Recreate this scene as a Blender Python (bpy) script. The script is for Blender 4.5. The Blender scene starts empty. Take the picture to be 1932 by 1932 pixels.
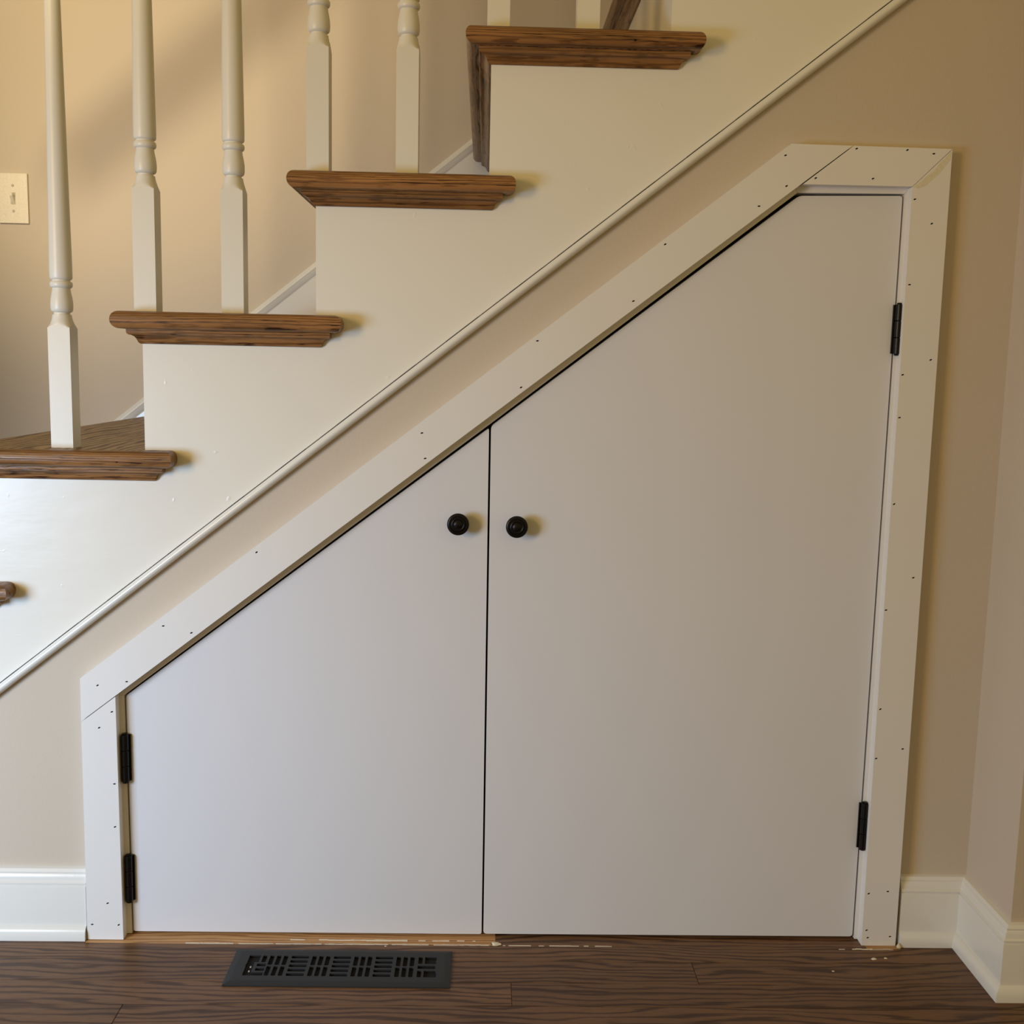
import bpy, bmesh, math, random
from mathutils import Vector, Matrix, geometry

# ---------------------------------------------------------------- camera
SC = bpy.context.scene
COL = SC.collection
cam_d = bpy.data.cameras.new('camera')
cam = bpy.data.objects.new('camera', cam_d)
COL.objects.link(cam)
R = ((0.9995, 0.02594, -0.0178), (-0.02334, 0.99078, 0.13343), (0.0211, -0.13295, 0.9909))  # columns: right, forward, up
m = Matrix.Identity(4)
for i in range(3):
    m[i][0] = R[i][0]; m[i][1] = R[i][2]; m[i][2] = -R[i][1]
m[0][3], m[1][3], m[2][3] = 0.0, -1.55, 0.8455
cam.matrix_world = m
cam_d.sensor_width = 36.0
cam_d.lens = 2091.0 / 1932.0 * 36.0
cam_d.clip_start = 0.02
SC.camera = cam

# ---------------------------------------------------------------- light
SC.view_settings.view_transform = 'Standard'
SC.view_settings.look = 'None'
SC.view_settings.gamma = 1.0
SC.view_settings.use_curve_mapping = False
SC.view_settings.exposure = 0.0

AMBIENT = (0.380, 0.277, 0.106)
WINDOW = (4.5, 7.0, 10.3)
GLOW = (19.5, 12.6, 4.8)
STAIR = (275.0, 225.0, 140.0)

w = bpy.data.worlds.new('world'); SC.world = w; w.use_nodes = True
bg = w.node_tree.nodes['Background']
bg.inputs[0].default_value = (*AMBIENT, 1); bg.inputs[1].default_value = 1.0

def lamp(name, kind, loc, target, rgb, **kw):
    d = bpy.data.lights.new(name, kind)
    e = max(max(rgb), 1e-6)
    d.energy = e; d.color = [c / e for c in rgb]
    for k, v in kw.items(): setattr(d, k, v)
    o = bpy.data.objects.new(name, d); COL.objects.link(o)
    o.location = loc
    o.rotation_euler = (Vector(target) - Vector(loc)).to_track_quat('-Z', 'Y').to_euler()
    return o
lamp('window_daylight', 'AREA', (-1.45, -1.18, 0.62), (-0.66, 0, 0.16), WINDOW, shape='RECTANGLE', size=0.60, size_y=0.46, spread=math.radians(115))
lamp('warm_window', 'AREA', (-1.80, -2.00, 1.22), (-0.1, 0, 0.95), GLOW, shape='RECTANGLE', size=0.45, size_y=0.6)
lamp('stair_lamp', 'SPOT', (-1.1, -2.2, 2.25), (-0.86, 0.86, 1.60), STAIR, shadow_soft_size=0.20, spot_size=math.radians(27), spot_blend=0.55)

# ---------------------------------------------------------------- materials
def new_mat(name):
    mt = bpy.data.materials.new(name); mt.use_nodes = True
    nt = mt.node_tree
    return mt, nt, nt.nodes['Principled BSDF']

def paint(name, col, rough=0.5, bump=0.05, scale=60.0, stretch=(1, 1, 1), var=0.03, spec=0.5, blob=0.0):
    mt, nt, b = new_mat(name); N = nt.nodes.new; L = nt.links.new
    tc = N('ShaderNodeTexCoord'); mp = N('ShaderNodeMapping'); mp.inputs['Scale'].default_value = stretch
    L(tc.outputs['Object'], mp.inputs[0])
    n = N('ShaderNodeTexNoise'); n.inputs['Scale'].default_value = scale; n.inputs['Detail'].default_value = 4
    L(mp.outputs[0], n.inputs['Vector'])
    n2 = N('ShaderNodeTexNoise'); n2.inputs['Scale'].default_value = 2.5; n2.inputs['Detail'].default_value = 3
    L(tc.outputs['Object'], n2.inputs['Vector'])
    r = N('ShaderNodeMapRange'); r.inputs[1].default_value = .3; r.inputs[2].default_value = .7
    r.inputs[3].default_value = 1 - var; r.inputs[4].default_value = 1 + var
    L(n2.outputs[0], r.inputs[0])
    v = N('ShaderNodeVectorMath'); v.operation = 'SCALE'; v.inputs[0].default_value = col
    L(r.outputs[0], v.inputs['Scale']); L(v.outputs[0], b.inputs['Base Color'])
    h = n.outputs[0]
    if blob:
        n3 = N('ShaderNodeTexNoise'); n3.inputs['Scale'].default_value = 55; n3.inputs['Detail'].default_value = 2
        L(tc.outputs['Object'], n3.inputs['Vector'])
        r3 = N('ShaderNodeMapRange'); r3.inputs[1].default_value = .72; r3.inputs[2].default_value = .80; r3.inputs[4].default_value = blob
        L(n3.outputs[0], r3.inputs[0])
        ad = N('ShaderNodeMath'); L(h, ad.inputs[0]); L(r3.outputs[0], ad.inputs[1]); h = ad.outputs[0]
    bp = N('ShaderNodeBump'); bp.inputs['Strength'].default_value = bump; bp.inputs['Distance'].default_value = 0.002
    L(h, bp.inputs['Height']); L(bp.outputs[0], b.inputs['Normal'])
    b.inputs['Roughness'].default_value = rough
    b.inputs['Specular IOR Level'].default_value = spec
    return mt

def oak(name, light, dark, axis='X', ring=0.011, swing=2.5, rough=0.35, pore=0.6, bump=0.15, line=(0.62, 0.9), stretch=1.4, mottle=0.12, lw=0.85, spec=0.5, pores=(45, 1500)):
    """stained oak: dark growth lines bent by noise, fine pores, all along the grain axis"""
    mt, nt, b = new_mat(name); N = nt.nodes.new; L = nt.links.new
    tc = N('ShaderNodeTexCoord'); oi = N('ShaderNodeObjectInfo')
    sep = N('ShaderNodeSeparateXYZ'); L(tc.outputs['Object'], sep.inputs[0])
    a, c = ('X', 'Y') if axis == 'X' else ('Y', 'X')
    def mth(op, x, y=None, **k):
        nd = N('ShaderNodeMath'); nd.operation = op
        for i, q in enumerate((x, y)):
            if q is None: continue
            if isinstance(q, (int, float)): nd.inputs[i].default_value = q
            else: L(q, nd.inputs[i])
        return nd.outputs[0]
    rnd = mth('MULTIPLY', oi.outputs['Random'], 37.0)
    along = mth('ADD', sep.outputs[a], rnd)
    across = mth('ADD', sep.outputs[c], sep.outputs['Z'])
    def vec(sa, sc):
        cb = N('ShaderNodeCombineXYZ'); L(mth('MULTIPLY', along, sa), cb.inputs[0]); L(mth('MULTIPLY', across, sc), cb.inputs[1]); L(rnd, cb.inputs[2]); return cb.outputs[0]
    def noise(v, det=3):
        n = N('ShaderNodeTexNoise'); n.inputs['Scale'].default_value = 1; n.inputs['Detail'].default_value = det; L(v, n.inputs['Vector']); return n.outputs[0]
    big = noise(vec(stretch * 2.2, 14), 2)
    med = noise(vec(14, 160), 3)
    v = mth('ADD', mth('DIVIDE', across, ring), mth('MULTIPLY', big, swing * 4))
    v = mth('ADD', v, mth('MULTIPLY', med, 0.9))
    s = mth('MULTIPLY_ADD', mth('SINE', mth('MULTIPLY', v, 6.2832)), 0.5); s.node.inputs[2].default_value = 0.5
    # each line comes and goes along the grain
    s = mth('MULTIPLY', s, mth('ADD', 0.55, mth('MULTIPLY', noise(vec(5, 60), 2), 0.9)))
    ln = N('ShaderNodeMapRange'); ln.inputs[1].default_value = line[0]; ln.inputs[2].default_value = line[1]; L(s, ln.inputs[0])
    pr = noise(vec(*pores), 2)
    pm = N('ShaderNodeMapRange'); pm.inputs[1].default_value = .52; pm.inputs[2].default_value = .64; pm.inputs[4].default_value = pore; L(pr, pm.inputs[0])
    f = mth('MAXIMUM', mth('MULTIPLY', ln.outputs[0], lw), mth('MULTIPLY', pm.outputs[0], mth('ADD', 0.55, mth('MULTIPLY', ln.outputs[0], .6))))
    mix = N('ShaderNodeMix'); mix.data_type = 'RGBA'; mix.inputs[6].default_value = (*light, 1); mix.inputs[7].default_value = (*dark, 1)
    cl = N('ShaderNodeClamp'); L(f, cl.inputs[0]); L(cl.outputs[0], mix.inputs[0])
    mo = N('ShaderNodeMapRange'); mo.inputs[1].default_value = .3; mo.inputs[2].default_value = .7; mo.inputs[3].default_value = 1 - mottle; mo.inputs[4].default_value = 1 + mottle
    L(noise(vec(6, 30), 3), mo.inputs[0])
    pv = mth('MULTIPLY_ADD', oi.outputs['Random'], 0.24); pv.node.inputs[2].default_value = 0.88
    sc = N('ShaderNodeVectorMath'); sc.operation = 'SCALE'; L(mix.outputs[2], sc.inputs[0]); L(mth('MULTIPLY', mo.outputs[0], pv), sc.inputs['Scale'])
    L(sc.outputs[0], b.inputs['Base Color'])
    bp = N('ShaderNodeBump'); bp.invert = True; bp.inputs['Strength'].default_value = bump; bp.inputs['Distance'].default_value = 0.001
    L(f, bp.inputs['Height']); L(bp.outputs[0], b.inputs['Normal'])
    b.inputs['Roughness'].default_value = rough; b.inputs['Specular IOR Level'].default_value = spec
    return mt

def plain(name, col, rough=0.5, metal=0.0, bump=0.0, scale=400):
    mt, nt, b = new_mat(name); N = nt.nodes.new; L = nt.links.new
    n = N('ShaderNodeTexNoise'); n.inputs['Scale'].default_value = scale
    tc = N('ShaderNodeTexCoord'); L(tc.outputs['Object'], n.inputs['Vector'])
    mr = N('ShaderNodeMapRange'); mr.inputs[3].default_value = .85; mr.inputs[4].default_value = 1.15; L(n.outputs[0], mr.inputs[0])
    v = N('ShaderNodeVectorMath'); v.operation = 'SCALE'; v.inputs[0].default_value = col; L(mr.outputs[0], v.inputs['Scale']); L(v.outputs[0], b.inputs['Base Color'])
    if bump:
        bp = N('ShaderNodeBump'); bp.inputs['Strength'].default_value = bump; bp.inputs['Distance'].default_value = .0005
        L(n.outputs[0], bp.inputs['Height']); L(bp.outputs[0], b.inputs['Normal'])
    b.inputs['Roughness'].default_value = rough; b.inputs['Metallic'].default_value = metal
    return mt

M = {
    'greige': paint('greige_wall_paint', (.58, .50, .405), .75, .12, 220, var=.015, spec=.25),
    'gloss': paint('glossy_stringer_paint', (.80, .775, .71), .30, .35, 26, (0.35, 1, 1), var=.01, blob=.6),
    'trimgloss': paint('glossy_trim_paint', (.75, .735, .69), .22, .12, 30, (.4, 1, 1), var=.01, blob=.4),
    'door': paint('satin_door_paint', (.70, .695, .722), .5, .05, 180, var=.012, spec=.35),
    'casing': paint('satin_casing_paint', (.765, .745, .725), .5, .05, 150, var=.012, spec=.35),
    'baluster': paint('cream_baluster_paint', (.76, .73, .655), .36, .10, 40, (1, 1, .3), var=.015),
    'floor': oak('dark_stained_oak_floor', (.165, .084, .040), (.042, .018, .009), 'X', .0125, 1.6, .42, .7, .10, line=(.45, .95), lw=.85, spec=.3),
    'nose_x': oak('stained_oak_front_grain', (.290, .138, .048), (.036, .011, .004), 'X', .0042, .9, .30, 1.0, .35, line=(.40, 1.0), stretch=1.6, lw=.6, mottle=.25, spec=.4, pores=(28, 620)),
    'nose_y': oak('stained_oak_side_grain', (.235, .125, .058), (.038, .018, .008), 'Y', .0042, .9, .35, 1.0, .35, line=(.40, 1.0), stretch=1.6, lw=.5, mottle=.2, spec=.4, pores=(28, 620)),
    'board': oak('stained_oak_tread_board', (.350, .250, .160), (.065, .030, .016), 'Y', .015, 1.3, .45, .6, .1, line=(.42, .85), stretch=1.5, lw=.95, spec=.25),  # paler, greyer base puts the reflected sheen of the tread tops into the colour
    'bare': oak('bare_oak', (.50, .275, .110), (.26, .12, .04), 'X', .008, 1.5, .6, .6, .2),
    'black': plain('black_metal', (.010, .009, .009), .33, .6, .2, 300),
    'iron': plain('dark_grey_register_metal', (.020, .022, .024), .6, .2, .5, 900),
    'hole': plain('dark_hole', (.003, .002, .0015), 1.0),
    'closet': plain('closet_shade', (.03, .025, .02), .9),  # near-black base stands in for shade inside the closet and door gaps
    'chip': plain('old_cream_paint', (.72, .64, .50), .6, 0, .4, 150),
    'plastic': plain('ivory_plastic', (.80, .74, .62), .35),
    'screw': plain('painted_screw', (.42, .38, .31), .4, .3),
    'tan': plain('rubbed_caulk', (.56, .47, .30), .5),
    'drywall': plain('torn_drywall_edge', (.12, .085, .05), .9, 0, .5, 200),
}

# ---------------------------------------------------------------- mesh helpers
def link(name, bm, mat, parent=None, smooth=False, sharp=35):
    bmesh.ops.recalc_face_normals(bm, faces=bm.faces[:])
    me = bpy.data.meshes.new(name)
    if smooth:
        for f in bm.faces: f.smooth = True
        for e in bm.edges:
            if len(e.link_faces) == 2 and e.calc_face_angle(0) > math.radians(sharp): e.smooth = False
    bm.to_mesh(me); bm.free()
    me.materials.append(mat)
    o = bpy.data.objects.new(name, me); COL.objects.link(o)
    if parent: o.parent = parent; o.matrix_parent_inverse = Matrix.Translation(-Vector(parent.location))
    return o

def thing(name, label, cat, loc=(0, 0, 0), group=None):
    o = bpy.data.objects.new(name, None); COL.objects.link(o); o.location = loc
    o.empty_display_size = .05
    o['label'] = label; o['category'] = cat
    if group: o['group'] = group
    return o

def tag(o, **k):
    for a, b in k.items(): o[a] = b
    return o

def box(bm, x0, x1, y0, y1, z0, z1):
    vs = [bm.verts.new((x, y, z)) for x in (x0, x1) for y in (y0, y1) for z in (z0, z1)]
    for f in ((0, 1, 3, 2), (4, 6, 7, 5), (0, 4, 5, 1), (2, 3, 7, 6), (0, 2, 6, 4), (1, 5, 7, 3)):
        bm.faces.new([vs[i] for i in f])
    return bm

def bevel(bm, w, seg=1, ang=30):
    es = [e for e in bm.edges if len(e.link_faces) == 2 and e.calc_face_angle(0) > math.radians(ang)]
    bmesh.ops.bevel(bm, geom=es, offset=w, segments=seg, affect='EDGES', profile=.6)

def prism(loops, y0, y1, plane='XZ'):
    """polygon (first loop) with holes (other loops) given thickness"""
    bm = bmesh.new()
    flat = [p for l in loops for p in l]
    tris = geometry.tessellate_polygon([[Vector((p[0], p[1], 0)) for p in l] for l in loops])
    def mk(p, d): return bm.verts.new((p[0], d, p[1]) if plane == 'XZ' else (p[0], p[1], d))
    A = [mk(p, y0) for p in flat]; B = [mk(p, y1) for p in flat]
    for t in tris:
        try: bm.faces.new([A[i] for i in t]); bm.faces.new([B[i] for i in reversed(t)])
        except ValueError: pass
    k = 0
    for l in loops:
        n = len(l)
        for i in range(n):
            a, b2 = k + i, k + (i + 1) % n
            bm.faces.new((A[a], A[b2], B[b2], B[a]))
        k += n
    return bm

def sweep(profile, path, closed_profile=True):
    """profile (out, z) carried along a plan path (x, y) with mitred corners; out is to the right of travel"""
    bm = bmesh.new(); n = len(path); rings = []
    for i, p in enumerate(path):
        p = Vector(p)
        dirs = []
        if i > 0: dirs.append((p - Vector(path[i - 1])).normalized())
        if i < n - 1: dirs.append((Vector(path[i + 1]) - p).normalized())
        ns = [Vector((d.y, -d.x)) for d in dirs]
        nn = sum(ns, Vector((0, 0))).normalized()
        k = 1.0 / max(.2, nn.dot(ns[0]))
        rings.append([bm.verts.new((p.x + nn.x * k * o, p.y + nn.y * k * o, z)) for o, z in profile])
    m_ = len(profile)
    for i in range(n - 1):
        for j in range(m_ if closed_profile else m_ - 1):
            a, b2 = rings[i], rings[i + 1]
            bm.faces.new((a[j], a[(j + 1) % m_], b2[(j + 1) % m_], b2[j]))
    if closed_profile:
        bm.faces.new(rings[0]); bm.faces.new(list(reversed(rings[-1])))
    return bm

def lathe(prof, seg=40, centre=(0, 0, 0), axis='Z', half=None):
    """prof (height, radius); half = half width of a square the radius is clipped to"""
    bm = bmesh.new(); rings = []
    for h, r in prof:
        ring = []
        for k in range(seg):
            t = 2 * math.pi * k / seg + math.pi / 4
            rr = r
            if half: rr = min(r, half / max(abs(math.cos(t)), abs(math.sin(t))))
            a, b2 = rr * math.cos(t), rr * math.sin(t)
            v = (a, b2, h) if axis == 'Z' else (a, -h, b2)
            ring.append(bm.verts.new((v[0] + centre[0], v[1] + centre[1], v[2] + centre[2])))
        rings.append(ring)
    for i in range(len(rings) - 1):
        for k in range(seg):
            bm.faces.new((rings[i][k], rings[i][(k + 1) % seg], rings[i + 1][(k + 1) % seg], rings[i + 1][k]))
    bm.faces.new(rings[0]); bm.faces.new(list(reversed(rings[-1])))
    return bm

# ---------------------------------------------------------------- dimensions
RUN, RISE = .2365, .1893
RX = {0: .2395, 1: 0.0, 2: -.234, 3: -.471, 4: -.7085, 5: -.945, 6: -1.1815}
TZ = {0: 1.4735, 1: 1.2836, 2: 1.0940, 3: .9046, 4: .7157, 5: .5265, 6: .337}
BACK = .860
def rail_z(x): return .3774 + (x + .6843) * .7868          # upper edge of the sloped bead

# ---------------------------------------------------------------- floor
fl = link('floor', box(bmesh.new(), -2.6, 2.2, -2.6, .03, -.05, -.0015), M['floor']); tag(fl, kind='structure')
random.seed(4)
joints = {0: [-1.5, .74], 1: [-1.1, .31, 1.3], 2: [-.96, .05, 1.1], 3: [-1.5, -.462, .83, 1.6], 4: [-.90, -.286, 1.02], 5: [-1.3, -.5640, .506, 1.5], 6: [-.9, .12, 1.1]}
row_y = -.0115
W = .0562
def plank(x0, x1, y0, y1):
    bm = box(bmesh.new(), x0 + .0003, x1 - .0003, y0 + .0003, y1 - .0003, -.018, 0)
    top = [e for e in bm.edges if all(v.co.z > -.001 for v in e.verts)]
    bmesh.ops.bevel(bm, geom=top, offset=.0006, segments=1, affect='EDGES')
    link('plank', bm, M['floor'], fl)
for r in range(16):
    y1 = row_y - W * r; y0 = y1 - W
    if r == 0: y1 = -.0262
    js = joints.get(r) or sorted(random.uniform(-1.8, 1.8) for _ in range(3))
    xs = [-2.2] + js + [2.0]
    xs = [x for i, x in enumerate(xs) if i == 0 or x - xs[i - 1] > .05]
    for a, b in zip(xs, xs[1:]): plank(a, b, y0, y1)
# strip of floor that runs under the doors: raw oak on the left, stained on the right
def strip(name, x0, x1, mat, y0=-.0260, y1=.030, z=-.0003):
    return link(name, box(bmesh.new(), x0, x1, y0, y1, -.018, z), M[mat], fl)
strip('plank', -2.2, -.5662, 'floor')
tag(strip('bare_strip', -.5662, .029, 'bare'), label='raw orange oak left bare where a baseboard was removed')
strip('plank', .029, .578, 'floor')
tag(strip('bare_strip', .578, .6235, 'bare', -.0285), label='short raw strip under the right casing foot')
strip('plank', .6235, 2.0, 'floor')

# old paint line left on the floor
bm = bmesh.new(); random.seed(11)
def dab(bm, x0, x1, y, wdt, step=.006, miss=.0, h=.0009):
    x = x0
    while x < x1:
        l = step * random.uniform(.5, 2.2)
        if random.random() > miss:
            a = y + random.uniform(-.0004, .0004); wv = wdt * random.uniform(.6, 1.2)
            box(bm, x, min(x + l * 1.05, x1), a - wv / 2, a + wv / 2, -.001, h * random.uniform(.6, 1))
        x += l
dab(bm, -.4215, -.352, -.0262, .0013); dab(bm, -.345, -.30, -.0262, .0013, miss=.05)
dab(bm, -.30, .02, -.0258, .0008, miss=.12); dab(bm, -.23, -.16, -.0140, .0016, miss=.0)
dab(bm, -.16, -.10, -.0145, .0030, miss=.1); dab(bm, -.10, .0, -.0143, .0014, miss=.25)
dab(bm, -.30, -.25, -.0138, .0012, miss=.5); dab(bm, .04, .20, -.0262, .0006, miss=.35); dab(bm, .555, .585, -.0292, .0022, miss=.1)
dab(bm, .535, .62, -.0298, .0008, miss=.3)
tag(link('paint_residue', bm, M['chip'], fl), kind='stuff', label='thin line of old cream paint on the floor')

# ---------------------------------------------------------------- walls
S1, S2 = (-.5093, .3655), (.4230, 1.0885)       # opening corners behind the casing
open_l, open_r, open_t = -.5175, .5755, 1.0965
wf = prism([[(-2.6, 0), (open_l, 0), (open_l, .3660), (.4180, open_t), (open_r, open_t), (open_r, 0), (.7297, 0), (.7297, rail_z(.7297)), (-1.1642, 0.0005 + rail_z(-1.1642)), (-2.6, 0.0)][:9] + [(-1.1650, .001)]], 0, .05)
wf = link('wall_front', wf, M['greige']); tag(wf, kind='structure')
wl = link('light_block_wall', box(bmesh.new(), -2.6, -1.22, .001, .10, 0, 3.0), M['greige']); tag(wl, kind='structure')  # unseen wall, added to keep window light off the back wall
wb = link('wall_back', box(bmesh.new(), -2.6, 1.6, BACK, BACK + .05, 0, 3.0), M['greige']); tag(wb, kind='structure')
wr = link('wall_right', prism([[(.7297, .05), (.7297, -.142), (2.2, -.142), (2.2, .05)]], 0, 3.0, 'XY'), M['greige']); tag(wr, kind='structure')

# the stepped panel above the bead: top follows the risers and treads
pts = [(.7297, rail_z(.7297)), (.7297, 3.0), (.476, 3.0), (.476, TZ[0] - .0234), (RX[0], TZ[0] - .0234), (RX[0], TZ[1] - .0234), (RX[1], TZ[1] - .0234), (RX[1], TZ[2] - .0234), (RX[2], TZ[2] - .0234),
       (RX[2], TZ[3] - .0234), (RX[3], TZ[3] - .0234), (RX[3], TZ[4] - .0234), (RX[4], TZ[4] - .0234), (RX[4], TZ[5] - .0234), (RX[5], TZ[5] - .0234), (RX[5], TZ[6] - .0234),
       (-1.1642, TZ[6] - .0234), (-1.1642, rail_z(-1.1642))]
st = thing('stair_stringer', 'glossy cream stepped side panel of the staircase above the sloped bead', 'stair side', (0, 0, .6))
bm = prism([pts], -.0015, .03)
link('side_panel', bm, M['gloss'], st)
for k in (0, 1, 2, 3, 4, 5):
    zt = TZ[k] - .0235; zb = TZ[k + 1]
    link('riser', box(bmesh.new(), RX[k] + .0002, RX[k] + .018, -.0013, BACK - .018, zb, zt), M['gloss'], st)

# bead along the lower edge of the panel
prof = [(0, 0)] + [(-.0095 * math.sin(t * math.pi / 8) ** .8 if t < 8 else 0, -.0118 * (1 - math.cos(t * math.pi / 8)) / 2) for t in range(1, 9)]
bm = bmesh.new(); rings = []
d = Vector((1, .7868)).normalized(); nrm = Vector((-d.y, d.x))
prof = [(0.0012, .0006), (-.0055, .0000)]
for t in range(1, 12):
    a = math.pi * t / 12
    prof.append((-.0055 - .0080 * math.sin(a), -.0118 * (1 - math.cos(a)) / 2))
prof.append((-.0055, -.0118)); prof.append((.0012, -.0118))
for x in (-1.1642, .7290):
    base = Vector((x, rail_z(x)))
    rings.append([bm.verts.new((base.x + nrm.x * b, a, base.y + nrm.y * b)) for a, b in prof])
for j in range(len(prof)):
    bm.faces.new((rings[0][j], rings[0][(j + 1) % len(prof)], rings[1][(j + 1) % len(prof)], rings[1][j]))
bm.faces.new(rings[0]); bm.faces.new(list(reversed(rings[1])))
t1 = link('trim_1', bm, M['trimgloss'], smooth=True, sharp=50)
tag(t1, kind='structure', label='long rounded white bead running up the wall at the foot of the stair panel')
# hairline crack over the bead
bm = bmesh.new()
for i in range(60):
    xa = -.70 + i * .0215; xb = xa + .0222
    o = .0005 + .0002 * math.sin(i * 1.7)
    for x in (xa,): 
        p, q = Vector((xa, rail_z(xa) + .0006)), Vector((xb, rail_z(xb) + .0006))
        v = [bm.verts.new((p.x, y_, p.y)) for y_ in (-.0004, -.0021)] + [bm.verts.new((q.x, y_, q.y)) for y_ in (-.0021, -.0004)]
        v2 = [bm.verts.new((w_.co.x + nrm.x * (.0006 + o * .5), w_.co.y, w_.co.z + nrm.y * (.0006 + o * .5))) for w_ in v]
        bm.faces.new(v); bm.faces.new(list(reversed(v2)))
        for i2 in range(4): bm.faces.new((v[i2], v2[i2], v2[(i2 + 1) % 4], v[(i2 + 1) % 4]))
tag(link('caulk_crack', bm, M['hole'], t1), label='thin dark crack along the top of the bead')

# ---------------------------------------------------------------- closet behind the doors
cin = [(open_l - .001, -.001), (open_l - .001, .366), (.4215, open_t + .001), (open_r + .001, open_t + .001), (open_r + .001, -.001)]
cout = [(open_l - .02, -.020), (open_l - .02, .378), (.4150, open_t + .018), (open_r + .02, open_t + .018), (open_r + .02, -.020)]
cl = prism([cout, cin], .0501, .30)
bk = prism([cout], .30, .315)
me = bpy.data.meshes.new('t'); bk.to_mesh(me); bk.free(); cl.from_mesh(me); bpy.data.meshes.remove(me)
tag(link('wall_closet', cl, M['closet']), kind='structure')

# ---------------------------------------------------------------- skirt on the back wall
def sk(x): return .7161 + .796 * (x + .7806)
bs = link('baseboard_back', prism([[(-1.3, sk(-1.3)), (.9, sk(.9)), (.9, sk(.9) - .30), (-1.3, sk(-1.3) - .30)]], BACK - .018, BACK), M['trimgloss'])
tag(bs, kind='structure')
bm = bmesh.new()
ds = Vector((1, .796)).normalized(); ns_ = Vector((-ds.y, ds.x)); rings = []
pf = [(0, 0), (-.004, -.001), (-.007, -.005), (-.0075, -.010), (-.005, -.014), (-.003, -.020), (-.0005, -.022), (0, -.024), (.004, -.024), (.004, 0)]
for x in (-1.3, .9):
    rings.append([bm.verts.new((x + ns_.x * b, BACK - .018 + a, sk(x) + ns_.y * b)) for a, b in pf])
for j in range(len(pf)): bm.faces.new((rings[0][j], rings[0][(j + 1) % len(pf)], rings[1][(j + 1) % len(pf)], rings[1][j]))
link('cap_moulding', bm, M['trimgloss'], bs, True)

# ---------------------------------------------------------------- baseboards
BP = [(-.001, 0), (.0235, 0), (.0235, .006), (.0225, .0125), (.0200, .0175), (.0165, .0200), (.0150, .0206), (.0150, .0780), (.0145, .0800), (.0125, .0812),
      (.0145, .0826), (.0145, .0845), (.0120, .0862), (.0112, .0905), (.0106, .0935), (.0086, .0965), (.0088, .0990), (.0060, .1030), (.0, .1042), (-.001, .1042)]
bl = link('baseboard_left', sweep(BP, [(-2.6, 0), (-.5672, 0)]), M['trimgloss'], smooth=True, sharp=28); tag(bl, kind='structure')
br = link('baseboard_right', sweep(BP, [(.6285, 0), (.7297, 0), (.7297, -.142), (2.2, -.142)]), M['trimgloss'], smooth=True, sharp=28); tag(br, kind='structure')
# torn drywall showing beside the casings
bm = bmesh.new(); box(bm, .6236, .6300, -.0035, .0, .0, .085)
link('wall_scar', bm, M['drywall'], wf)
tag(link('caulk_blob', lathe([(0, .0032), (.002, .0040), (.005, .0026), (.007, .001)], 9, (.6262, -.024, 0)), M['tan'], fl), label='lump of dried tan caulk by the right casing foot')

# ---------------------------------------------------------------- treads
BN = [(-.004, 0)]
def bull(z, th=.0235, dep=.012):
    p = [(-.0004, z - th), (0, z - th)]
    for i in range(1, 16):
        a = -math.pi / 2 + math.pi * i / 16
        p.append((dep * abs(math.cos(a)) ** .8, z - th / 2 + th / 2 * math.sin(a)))
    return p + [(0, z), (-.0004, z)]
def cove(z):
    z0 = z - .0235
    return [(-.004, z0 - .0196), (.0022, z0 - .0196), (.0042, z0 - .0180), (.0052, z0 - .0160), (.0064, z0 - .0130), (.0086, z0 - .0100), (.0118, z0 - .0082), (.0146, z0 - .0076), (.0166, z0 - .0060), (.0170, z0 - .0040), (.0170, z0 + .0008), (-.004, z0 + .0008)]
tips = {1: .2815, 2: .0358, 3: -.196, 4: -.4265, 5: -.6560, 0: .52}
labels = {0: 'oak stair tread at the very top, only its underside showing beside a baluster',
          1: 'highest full oak stair tread, its side nosing seen from below',
          2: 'second full oak tread down, mitred sloping left end, two balusters on it',
          3: 'third full oak tread down, rounded at its left end, two balusters on it',
          4: 'lowest broad oak tread with its top surface and dark grain visible, one baluster',
          5: 'oak tread whose rounded tip just enters at the left below the others'}
plugs = {1: (.1881, 1.2690), 2: (-.0364, 1.0815), 3: (-.2513, .8925), 4: (-.500, .7020)}
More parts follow.
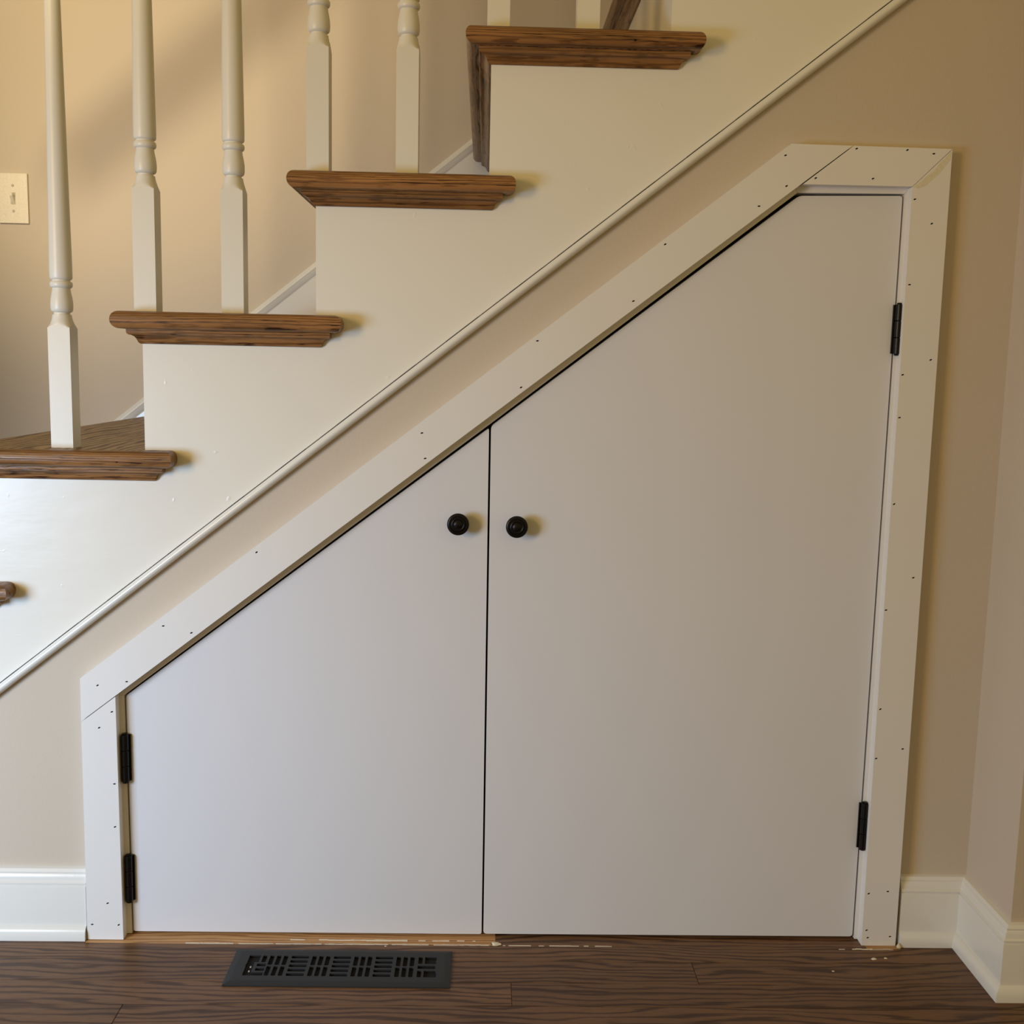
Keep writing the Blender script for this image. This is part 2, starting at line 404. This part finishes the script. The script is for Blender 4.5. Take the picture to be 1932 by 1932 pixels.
for k in (0, 1, 2, 3, 4, 5):
    x0, z, xt = RX[k], TZ[k], tips[k]
    t = thing('stair_tread', labels[k], 'stair tread', (x0, 0, z), 'oak stair treads')
    bx1 = (RX[k - 1] if k else x0 + RUN)
    bb = BACK - .0185
    # board in two pieces of one mesh: inside the riser, and the lip outside the panel
    bm = prism([[(x0 - .022, bb), (x0 - .022, -.022), (xt - .012, -.022), (xt - .012, -.0016), (bx1, -.0016), (bx1, bb)]], z - .0233, z - .0002, 'XY')
    link('board', bm, M['board'], t)
    side = sweep(bull(z), [(x0 - .022, bb), (x0 - .022, -.022), (x0 - .0219, -.022)][:2])
    # front piece and its short return share the front grain, the long side piece has its own
    def cut(bm_, co, no):
        g = bm_.verts[:] + bm_.edges[:] + bm_.faces[:]
        r_ = bmesh.ops.bisect_plane(bm_, geom=g, plane_co=co, plane_no=no, clear_outer=True)
        ed = [e for e in r_['geom_cut'] if isinstance(e, bmesh.types.BMEdge)]
        bmesh.ops.holes_fill(bm_, edges=ed)
    path = [(x0 - .022, bb), (x0 - .022, -.022), (xt - .012, -.022), (xt - .012, -.0012)]
    cor = (x0 - .022, -.022, z)
    mit = Vector((1, -1, 0)).normalized()
    a = sweep(bull(z), path); side.free(); cut(a, cor, -mit); link('nosing', a, M['nose_x'], t, True, 50)
    b = sweep(bull(z), path[:3]); cut(b, cor, mit); link('nosing', b, M['nose_y'], t, True, 50)
    path2 = [(x0, bb), (x0, -.0016), (xt - .034, -.0016), (xt - .034, -.0005)]
    cor2 = (x0, -.0016, z)
    a = sweep(cove(z), path2); cut(a, cor2, -mit); link('cove_moulding', a, M['nose_x'], t, True, 40)
    b = sweep(cove(z), path2[:3]); cut(b, cor2, mit); link('cove_moulding', b, M['nose_y'], t, True, 40)
    if k in plugs:
        px, pz = plugs[k]
        link('wood_plug', lathe([(0, .0021), (.0004, .0019)], 10, (px, -.0334, pz), 'Y'), M['hole'], t)

# ---------------------------------------------------------------- balusters
HB = [(0, 1), (.1650, 1), (.1650, .0216), (.1658, .0206), (.1668, .0195), (.1682, .0180), (.1700, .0165), (.1726, .0151), (.1760, .0139), (.1800, .0130), (.1832, .0126), (.1834, .0108), (.1860, .0105), (.1866, .0120),
      (.1876, .0134), (.1893, .0144), (.1925, .0149), (.1969, .0150), (.2020, .0147), (.2080, .0138), (.2150, .0124), (.2193, .0119), (.2198, .0130), (.2206, .0141), (.2222, .0149), (.2242, .0151), (.2262, .0149),
      (.2278, .0141), (.2286, .0122), (.2304, .0120), (.2310, .0136), (.2320, .0145), (.2340, .0150), (.2450, .0151), (.5967, .0105)]
def handrail_z(x): return 1.2836 + .80 * (x + .034) + .92
bal = [(4, -.5872, 'lone turned cream baluster standing on the lowest broad tread'),
       (3, -.4684, 'left of the two turned balusters on the third full tread down'),
       (3, -.3490, 'right of the two turned balusters on the third full tread down'),
       (2, -.2325, 'left of two balusters on the second full tread, its turned vase near the top edge'),
       (2, -.1120, 'right of two balusters on the second full tread, its turned vase near the top edge'),
       (1, .0088, 'square foot of the left baluster on the highest full tread'),
       (1, .1292, 'square foot of the right baluster on the highest full tread, by the slanted oak nosing')]
for k, x, lab in bal:
    H = handrail_z(x) - TZ[k]
    prof = [(h, r) for h, r in HB]
    r_top = max(.0085, .0151 - (H - .245) * .0131)
    prof = prof[:-1] + [(min(.5967, H - .01), max(.0105, r_top))] + ([(H, r_top)] if H > .60 else [(H, r_top)])
    bm = lathe(prof, 64, (x, .0202, TZ[k]), 'Z', .0151)
    o = link('baluster', bm, M['baluster'], None, True, 28)
    # origin at its foot
    o.data.transform(Matrix.Translation((-x, -.0202, -TZ[k]))); o.location = (x, .0202, TZ[k])
    tag(o, label=lab, category='baluster', group='white turned stair balusters')
# handrail over the balusters (above the frame)
bm = bmesh.new(); rings = []
for x in (-.95, .60):
    z = handrail_z(x)
    rings.append([bm.verts.new((x, .0202 + a, z + b)) for a, b in [(-.018, 0), (.018, 0), (.020, .012), (.029, .022), (.030, .040), (.018, .056), (0, .061), (-.018, .056), (-.030, .040), (-.029, .022), (-.020, .012)]])
for j in range(11): bm.faces.new((rings[0][j], rings[0][(j + 1) % 11], rings[1][(j + 1) % 11], rings[1][j]))
bm.faces.new(rings[0]); bm.faces.new(list(reversed(rings[1])))
tag(link('handrail', bm, M['nose_x'], None, True, 60), label='sloping oak handrail over the balusters, just above the picture', category='handrail')

# ---------------------------------------------------------------- light switch on the back wall
sw = thing('light_switch', 'ivory toggle light switch on the far wall left of the balusters', 'light switch', (-.9925, BACK, 1.1650))
bm = box(bmesh.new(), -1.0235, -.9625, BACK - .006, BACK, 1.1145, 1.2155); bevel(bm, .0028, 3); link('switch_plate', bm, M['plastic'], sw, True, 40)
bm = box(bmesh.new(), -.9975, -.9880, BACK - .0068, BACK - .0055, 1.1530, 1.1765); link('toggle_collar', bm, M['screw'], sw)
bm = bmesh.new()
v = [bm.verts.new(p) for p in ((-.9965, BACK - .006, 1.1550), (-.9890, BACK - .006, 1.1550), (-.9890, BACK - .006, 1.1660), (-.9965, BACK - .006, 1.1660),
                               (-.9955, BACK - .017, 1.1690), (-.9900, BACK - .017, 1.1690), (-.9900, BACK - .017, 1.1745), (-.9955, BACK - .017, 1.1745))]
for f in ((0, 1, 2, 3), (4, 5, 6, 7), (0, 1, 5, 4), (1, 2, 6, 5), (2, 3, 7, 6), (3, 0, 4, 7)): bm.faces.new([v[i] for i in f])
link('toggle', bm, M['plastic'], sw)
for z in (1.1910, 1.1390):
    link('screw', lathe([(0, .0028), (.0010, .0022)], 12, (-.9928, BACK - .006, z), 'Y'), M['screw'], sw)

# ---------------------------------------------------------------- door casing
dc = thing('door_casing', 'flat white door casing with nail holes around the angled closet doors', 'door casing', (0, 0, 0))
CF = -.018
def board(pts_, lab=None, w=.0012):
    bm = prism([pts_], CF, 0.0); bevel(bm, w, 2, 50)
    o = link('casing_board', bm, M['casing'], dc)
    if lab: o['label'] = lab
    return o
b_sl = board([(-.5645, .3921), (.4048, 1.1458), (.4880, 1.1452), (-.5648, .3294)], 'long sloped casing board')
b_lf = board([(-.5648, .3283), (-.5158, .3661), (-.5136, .0004), (-.5655, .0004)], 'short left casing board')
b_tp = board([(.4898, 1.1452), (.6234, 1.1443), (.5727, 1.0940), (.4236, 1.0934)], 'top casing board')
b_rt = board([(.6237, 1.1437), (.6233, .0001), (.5724, .0001), (.5726, 1.0932)], 'tall right casing board')
# jamb edge just inside the casing, flush with the doors
def jamb(pts_, name='jamb'):
    return link(name, prism([pts_], -.0010, .035), M['casing'], dc)
jamb([(-.5170, .0012), (-.5064, .0012), (-.5088, .3632), (-.5190, .3632)])
jamb([(-.5190, .3634), (-.5087, .3634), (.0065, .7602), (.4210, 1.0843), (.4160, 1.0960), (.4060, 1.0900)])
jamb([(.4212, 1.0845), (.5690, 1.0868), (.5760, 1.0970), (.4160, 1.0970)])
jamb([(.5672, .0012), (.5760, .0012), (.5760, 1.0968), (.5692, 1.0866)])
# stop strip behind the gaps, coloured near black to stand in for their shade
st_ = link('gap_shade_stop', prism([[(-.5100, .0015), (-.4980, .0015), (-.5000, .3600), (.4260, 1.0780), (.5600, 1.0780), (.5580, .0015), (.5700, .0015), (.5710, 1.0890), (.4190, 1.0890), (-.5110, .3665)]], .028, .04), M['closet'], dc)

def nail_holes(parent, pts_):
    bm = bmesh.new()
    for i, (x, z) in enumerate(pts_):
        a = .35 + .25 * math.sin(i * 2.3)
        vs = []
        for k in range(8):
            t = 2 * math.pi * k / 8
            u, v_ = .0020 * math.cos(t), .0010 * math.sin(t)
            vs.append(bm.verts.new((x + u * math.cos(a) - v_ * math.sin(a), CF - .00015, z + u * math.sin(a) + v_ * math.cos(a))))
        bot = [bm.verts.new((q.co.x, CF + .0001, q.co.z)) for q in vs]
        bm.faces.new(vs)
        for k in range(8): bm.faces.new((vs[k], vs[(k + 1) % 8], bot[(k + 1) % 8], bot[k]))
    tag(link('nail_holes', bm, M['hole'], parent), kind='stuff', label='small dark nail holes')
nail_holes(b_sl, [(.3977, 1.1304), (.4013, 1.0904), (.3653, 1.0631), (.24, 1.0097), (.1995, .9331), (.0699, .8767), (.0489, .8129), (-.0865, .7476), (-.0817, .7125), (-.315, .5769), (-.4463, .4697), (-.4072, .4604), (-.5402, .3824), (-.4992, .3884)])
nail_holes(b_tp, [(.4935, 1.1415), (.5625, 1.1415), (.5988, 1.1375), (.4403, 1.1018), (.5182, 1.103)])
nail_holes(b_rt, [(.5771, 1.0773), (.6026, 1.0457), (.5777, .9637), (.6143, .8624), (.5766, .8412), (.5762, .782), (.5769, .6608), (.6114, .5561), (.5755, .5087), (.577, .3628), (.6135, .3038), (.5757, .2889), (.5782, .0816), (.6064, .0852), (.5787, .0243), (.5811, .0126), (.6143, .0146)])
nail_holes(b_lf, [(-.5212, .344), (-.5397, .3204), (-.5203, .2374), (-.5212, .1729), (-.5349, .0565), (-.558, .0236), (-.5198, .0232)])
# yellowed filler at the mitre of the right board
bm = prism([[(.5745, 1.0935), (.5860, 1.1030), (.6000, 1.1150), (.6090, 1.1270), (.6225, 1.1415), (.6215, 1.1300), (.6080, 1.1120), (.5900, 1.0950), (.5800, 1.0915)]], CF - .0002, CF + .0002)
tag(link('mitre_filler', bm, plain('yellowed_filler', (.70, .64, .50), .5), b_rt), label='smear of yellowed filler along the mitre')

# ---------------------------------------------------------------- doors
def round_poly(pts_, r, seg=4):
    out = []; n = len(pts_)
    for i in range(n):
        p = Vector(pts_[i]); a = (Vector(pts_[i - 1]) - p).normalized(); b = (Vector(pts_[(i + 1) % n]) - p).normalized()
        s, e = p + a * r, p + b * r
        for k in range(seg + 1):
            t = k / seg
            q = s * (1 - t) ** 2 + p * 2 * t * (1 - t) + e * t * t
            out.append((q.x, q.y))
    return out
DF = .0005
def door(name, pts_, r, lab):
    bm = prism([round_poly(pts_, r)], DF, .022)
    front = [e for e in bm.edges if all(v.co.y < DF + .0001 for v in e.verts) and len(e.link_faces) == 2 and e.calc_face_angle(0) > 1]
    bmesh.ops.bevel(bm, geom=front, offset=.0009, segments=2, affect='EDGES')
    o = link(name, bm, M['door']); tag(o, kind='structure', label=lab)
    return o
d1 = door('door_1', [(-.5068, .3620), (.0060, .7553), (.0086, .0034), (-.5044, .0038)], .0035, 'smaller left closet door with a sloped top')
d2 = door('door_2', [(.0088, .7580), (.4242, 1.0808), (.5668, 1.0842), (.5646, .0043), (.0113, .0040)], .005, 'taller right closet door with a sloped and cropped top')

KP = [(0, .0085), (.0015, .0085), (.0025, .0062), (.0120, .0058), (.0140, .0080), (.0150, .0140), (.0170, .0154), (.0190, .0155), (.0205, .0148), (.0214, .0130), (.0213, .0118), (.0205, .0110), (.0206, .0104), (.0222, .0094), (.0226, .0084), (.0220, .0076), (.0219, .0070), (.0236, .0060), (.0246, .0035), (.0249, .0004)]
for dr, (x, z) in ((d1, (-.0348, .6211)), (d2, (.0474, .6188))):
    o = link('knob', lathe(KP, 40, (x, DF, z), 'Y'), M['black'], dr, True, 40); o['label'] = 'round black ringed knob'

def hinge(door_, x, z0, z1, side):
    root = bpy.data.objects.new('hinge', None); COL.objects.link(root); root.parent = door_
    root.empty_display_size = .02; root['label'] = 'black butt hinge'
    cy = -.0050; r = .0056; n = 3; L_ = (z1 - z0) / n
    bm = bmesh.new()
    for i in range(n):
        a = z0 + L_ * i + .0003; b = z0 + L_ * (i + 1) - .0003
        kn = lathe([(a, r * .9), (a + .0006, r), (b - .0006, r), (b, r * .9)], 18, (x, cy, 0))
        me = bpy.data.meshes.new('t'); kn.to_mesh(me); kn.free(); bm.from_mesh(me); bpy.data.meshes.remove(me)
    pin = lathe([(z0 - .0018, r * .5), (z0 - .001, r * .8), (z0, r * .6), (z1, r * .6), (z1 + .001, r * .8), (z1 + .0018, r * .5)], 14, (x, cy, 0))
    me = bpy.data.meshes.new('t'); pin.to_mesh(me); pin.free(); bm.from_mesh(me); bpy.data.meshes.remove(me)
    link('barrel', bm, M['black'], root, True, 40)
    bm = bmesh.new()
    jx = x - side * .0060
    box(bm, min(jx, x), max(jx, x), -.0030, .0002, z0 + .002, z1 - .002)
    link('leaf', bm, M['black'], root)
    bm = box(bmesh.new(), min(x + side * .0075, x), max(x + side * .0075, x), -.0022, .0008, z0 + .001, z1 - .001)
    link('leaf', bm, M['black'], root)
hinge(d1, -.5085, .2355, .3065, 1); hinge(d1, -.5075, .0530, .1240, 1)
hinge(d2, .5712, .8690, .9380, -1); hinge(d2, .5690, .1450, .2160, -1)

# ---------------------------------------------------------------- floor register
X0, Y0 = -.3425, -.0460
rg = thing('floor_register', 'dark grey metal floor register with basket weave slots in front of the left door', 'floor vent', (-.1875, -.093, 0))
LW, LD = .3090, .0935
def slot(u0, u1, v0, v1, c=.0012):
    x0, x1, ya, yb = X0 + u0, X0 + u1, Y0 - v1, Y0 - v0
    return [(x0 + c, ya), (x1 - c, ya), (x1, ya + c), (x1, yb - c), (x1 - c, yb), (x0 + c, yb), (x0, yb - c), (x0, ya + c)]
holes = []
for g in (.0549, .1146, .1740, .2341):
    for i in range(3):
        u = g + i * .00965
        holes.append(slot(u - .0031, u + .0031, .0205, .0452)); holes.append(slot(u - .0031, u + .0031, .0482, .0728))
for u0, u1 in ((.0822, .1069), (.1419, .1665), (.2013, .2260)):
    for i in range(5):
        v = .0240 + i * .0113
        holes.append(slot(u0, u1, v - .0037, v + .0037))
holes.append(slot(.0417, .0479, .0205, .0385))
for v in (.0455, .0570): holes.append(slot(.0372, .0500, v - .0037, v + .0037))
# big broken corner of the pattern on the left
q = [(.0225, .0205), (.0383, .0205), (.0383, .0385), (.0330, .0385), (.0330, .0645), (.0500, .0645), (.0500, .0728), (.0225, .0728), (.0225, .050), (.0215, .046), (.0225, .042)]
holes.append([(X0 + u, Y0 - v) for u, v in q])
holes.append(slot(.2620, .2680, .0205, .0385)); holes.append(slot(.2620, .2680, .0560, .0728))
q = [(.2712, .0205), (.2875, .0205), (.2875, .029), (.2865, .032), (.2875, .035), (.2875, .0385), (.2712, .0385)]
holes.append([(X0 + u, Y0 - v) for u, v in q])
q = [(.2712, .0560), (.2875, .0560), (.2875, .060), (.2890, .064), (.2885, .0728), (.2712, .0728)]
holes.append([(X0 + u, Y0 - v) for u, v in q])
holes.append(slot(.2620, .2868, .0430, .0515))
e = .010
outer = [(X0 + e, Y0 - e), (X0 + LW - e, Y0 - e), (X0 + LW - e, Y0 - LD + e), (X0 + e, Y0 - LD + e)]
bm = prism([outer] + holes, .0028, .0046, 'XY')
link('grille', bm, M['iron'], rg)
bm = bmesh.new()
def ring(z, o): return [bm.verts.new(p) for p in ((X0 + o, Y0 - o, z), (X0 + LW - o, Y0 - o, z), (X0 + LW - o, Y0 - LD + o, z), (X0 + o, Y0 - LD + o, z))]
rs = [ring(.0046, e), ring(.0044, e - .002), ring(.0032, .003), ring(.0022, .0), ring(.0008, .0), ring(.0008, e), ring(.0046, e)]
for a, b in zip(rs, rs[1:]):
    for i in range(4): bm.faces.new((a[i], a[(i + 1) % 4], b[(i + 1) % 4], b[i]))
link('rim', bm, M['iron'], rg)
link('slot_shade', box(bmesh.new(), X0 + .012, X0 + LW - .012, Y0 - LD + .012, Y0 - .012, .0005, .0012), M['hole'], rg)  # black sheet painting the shade of the duct beneath the slots
for v in (.0465, .0575):
    link('screw', lathe([(0, .0016), (.0010, .0012), (.0015, .0004)], 10, (X0 + .0290, Y0 - v, .0012)), plain('bright_screw', (.8, .78, .7), .3, .8), rg)
# plate sits very slightly askew
rg.rotation_euler = (0, 0, math.radians(-.4))

# ---------------------------------------------------------------- crumbs on the floor
ch = [(.0300, -.0225, .0058, 'crumbled lump of old plaster under the gap between the doors'),
      (.5780, -.0560, .0034, 'larger pale paint chip on the floor before the right casing'),
      (.5960, -.0535, .0022, 'fainter pale paint chip beside the larger one near the right casing'),
      (.5080, -.0890, .0016, 'tiny pale crumb on the dark floor before the right door'),
      (-.1310, -.0300, .0014, 'tiny white crumb on the floor just behind the register')]
random.seed(5)
for x, y, s, lab in ch:
    bm = bmesh.new(); bmesh.ops.create_icosphere(bm, subdivisions=2, radius=1)
    for v in bm.verts:
        f = random.uniform(.75, 1.15)
        v.co = Vector((v.co.x * s * 1.3 * f, v.co.y * s * .8 * f, max(0, v.co.z * s * .5 * f)))
    o = link('paint_chip', bm, M['chip']); o.location = (x, y, 0)
    tag(o, label=lab, category='debris', group='crumbs of old paint on the floor')
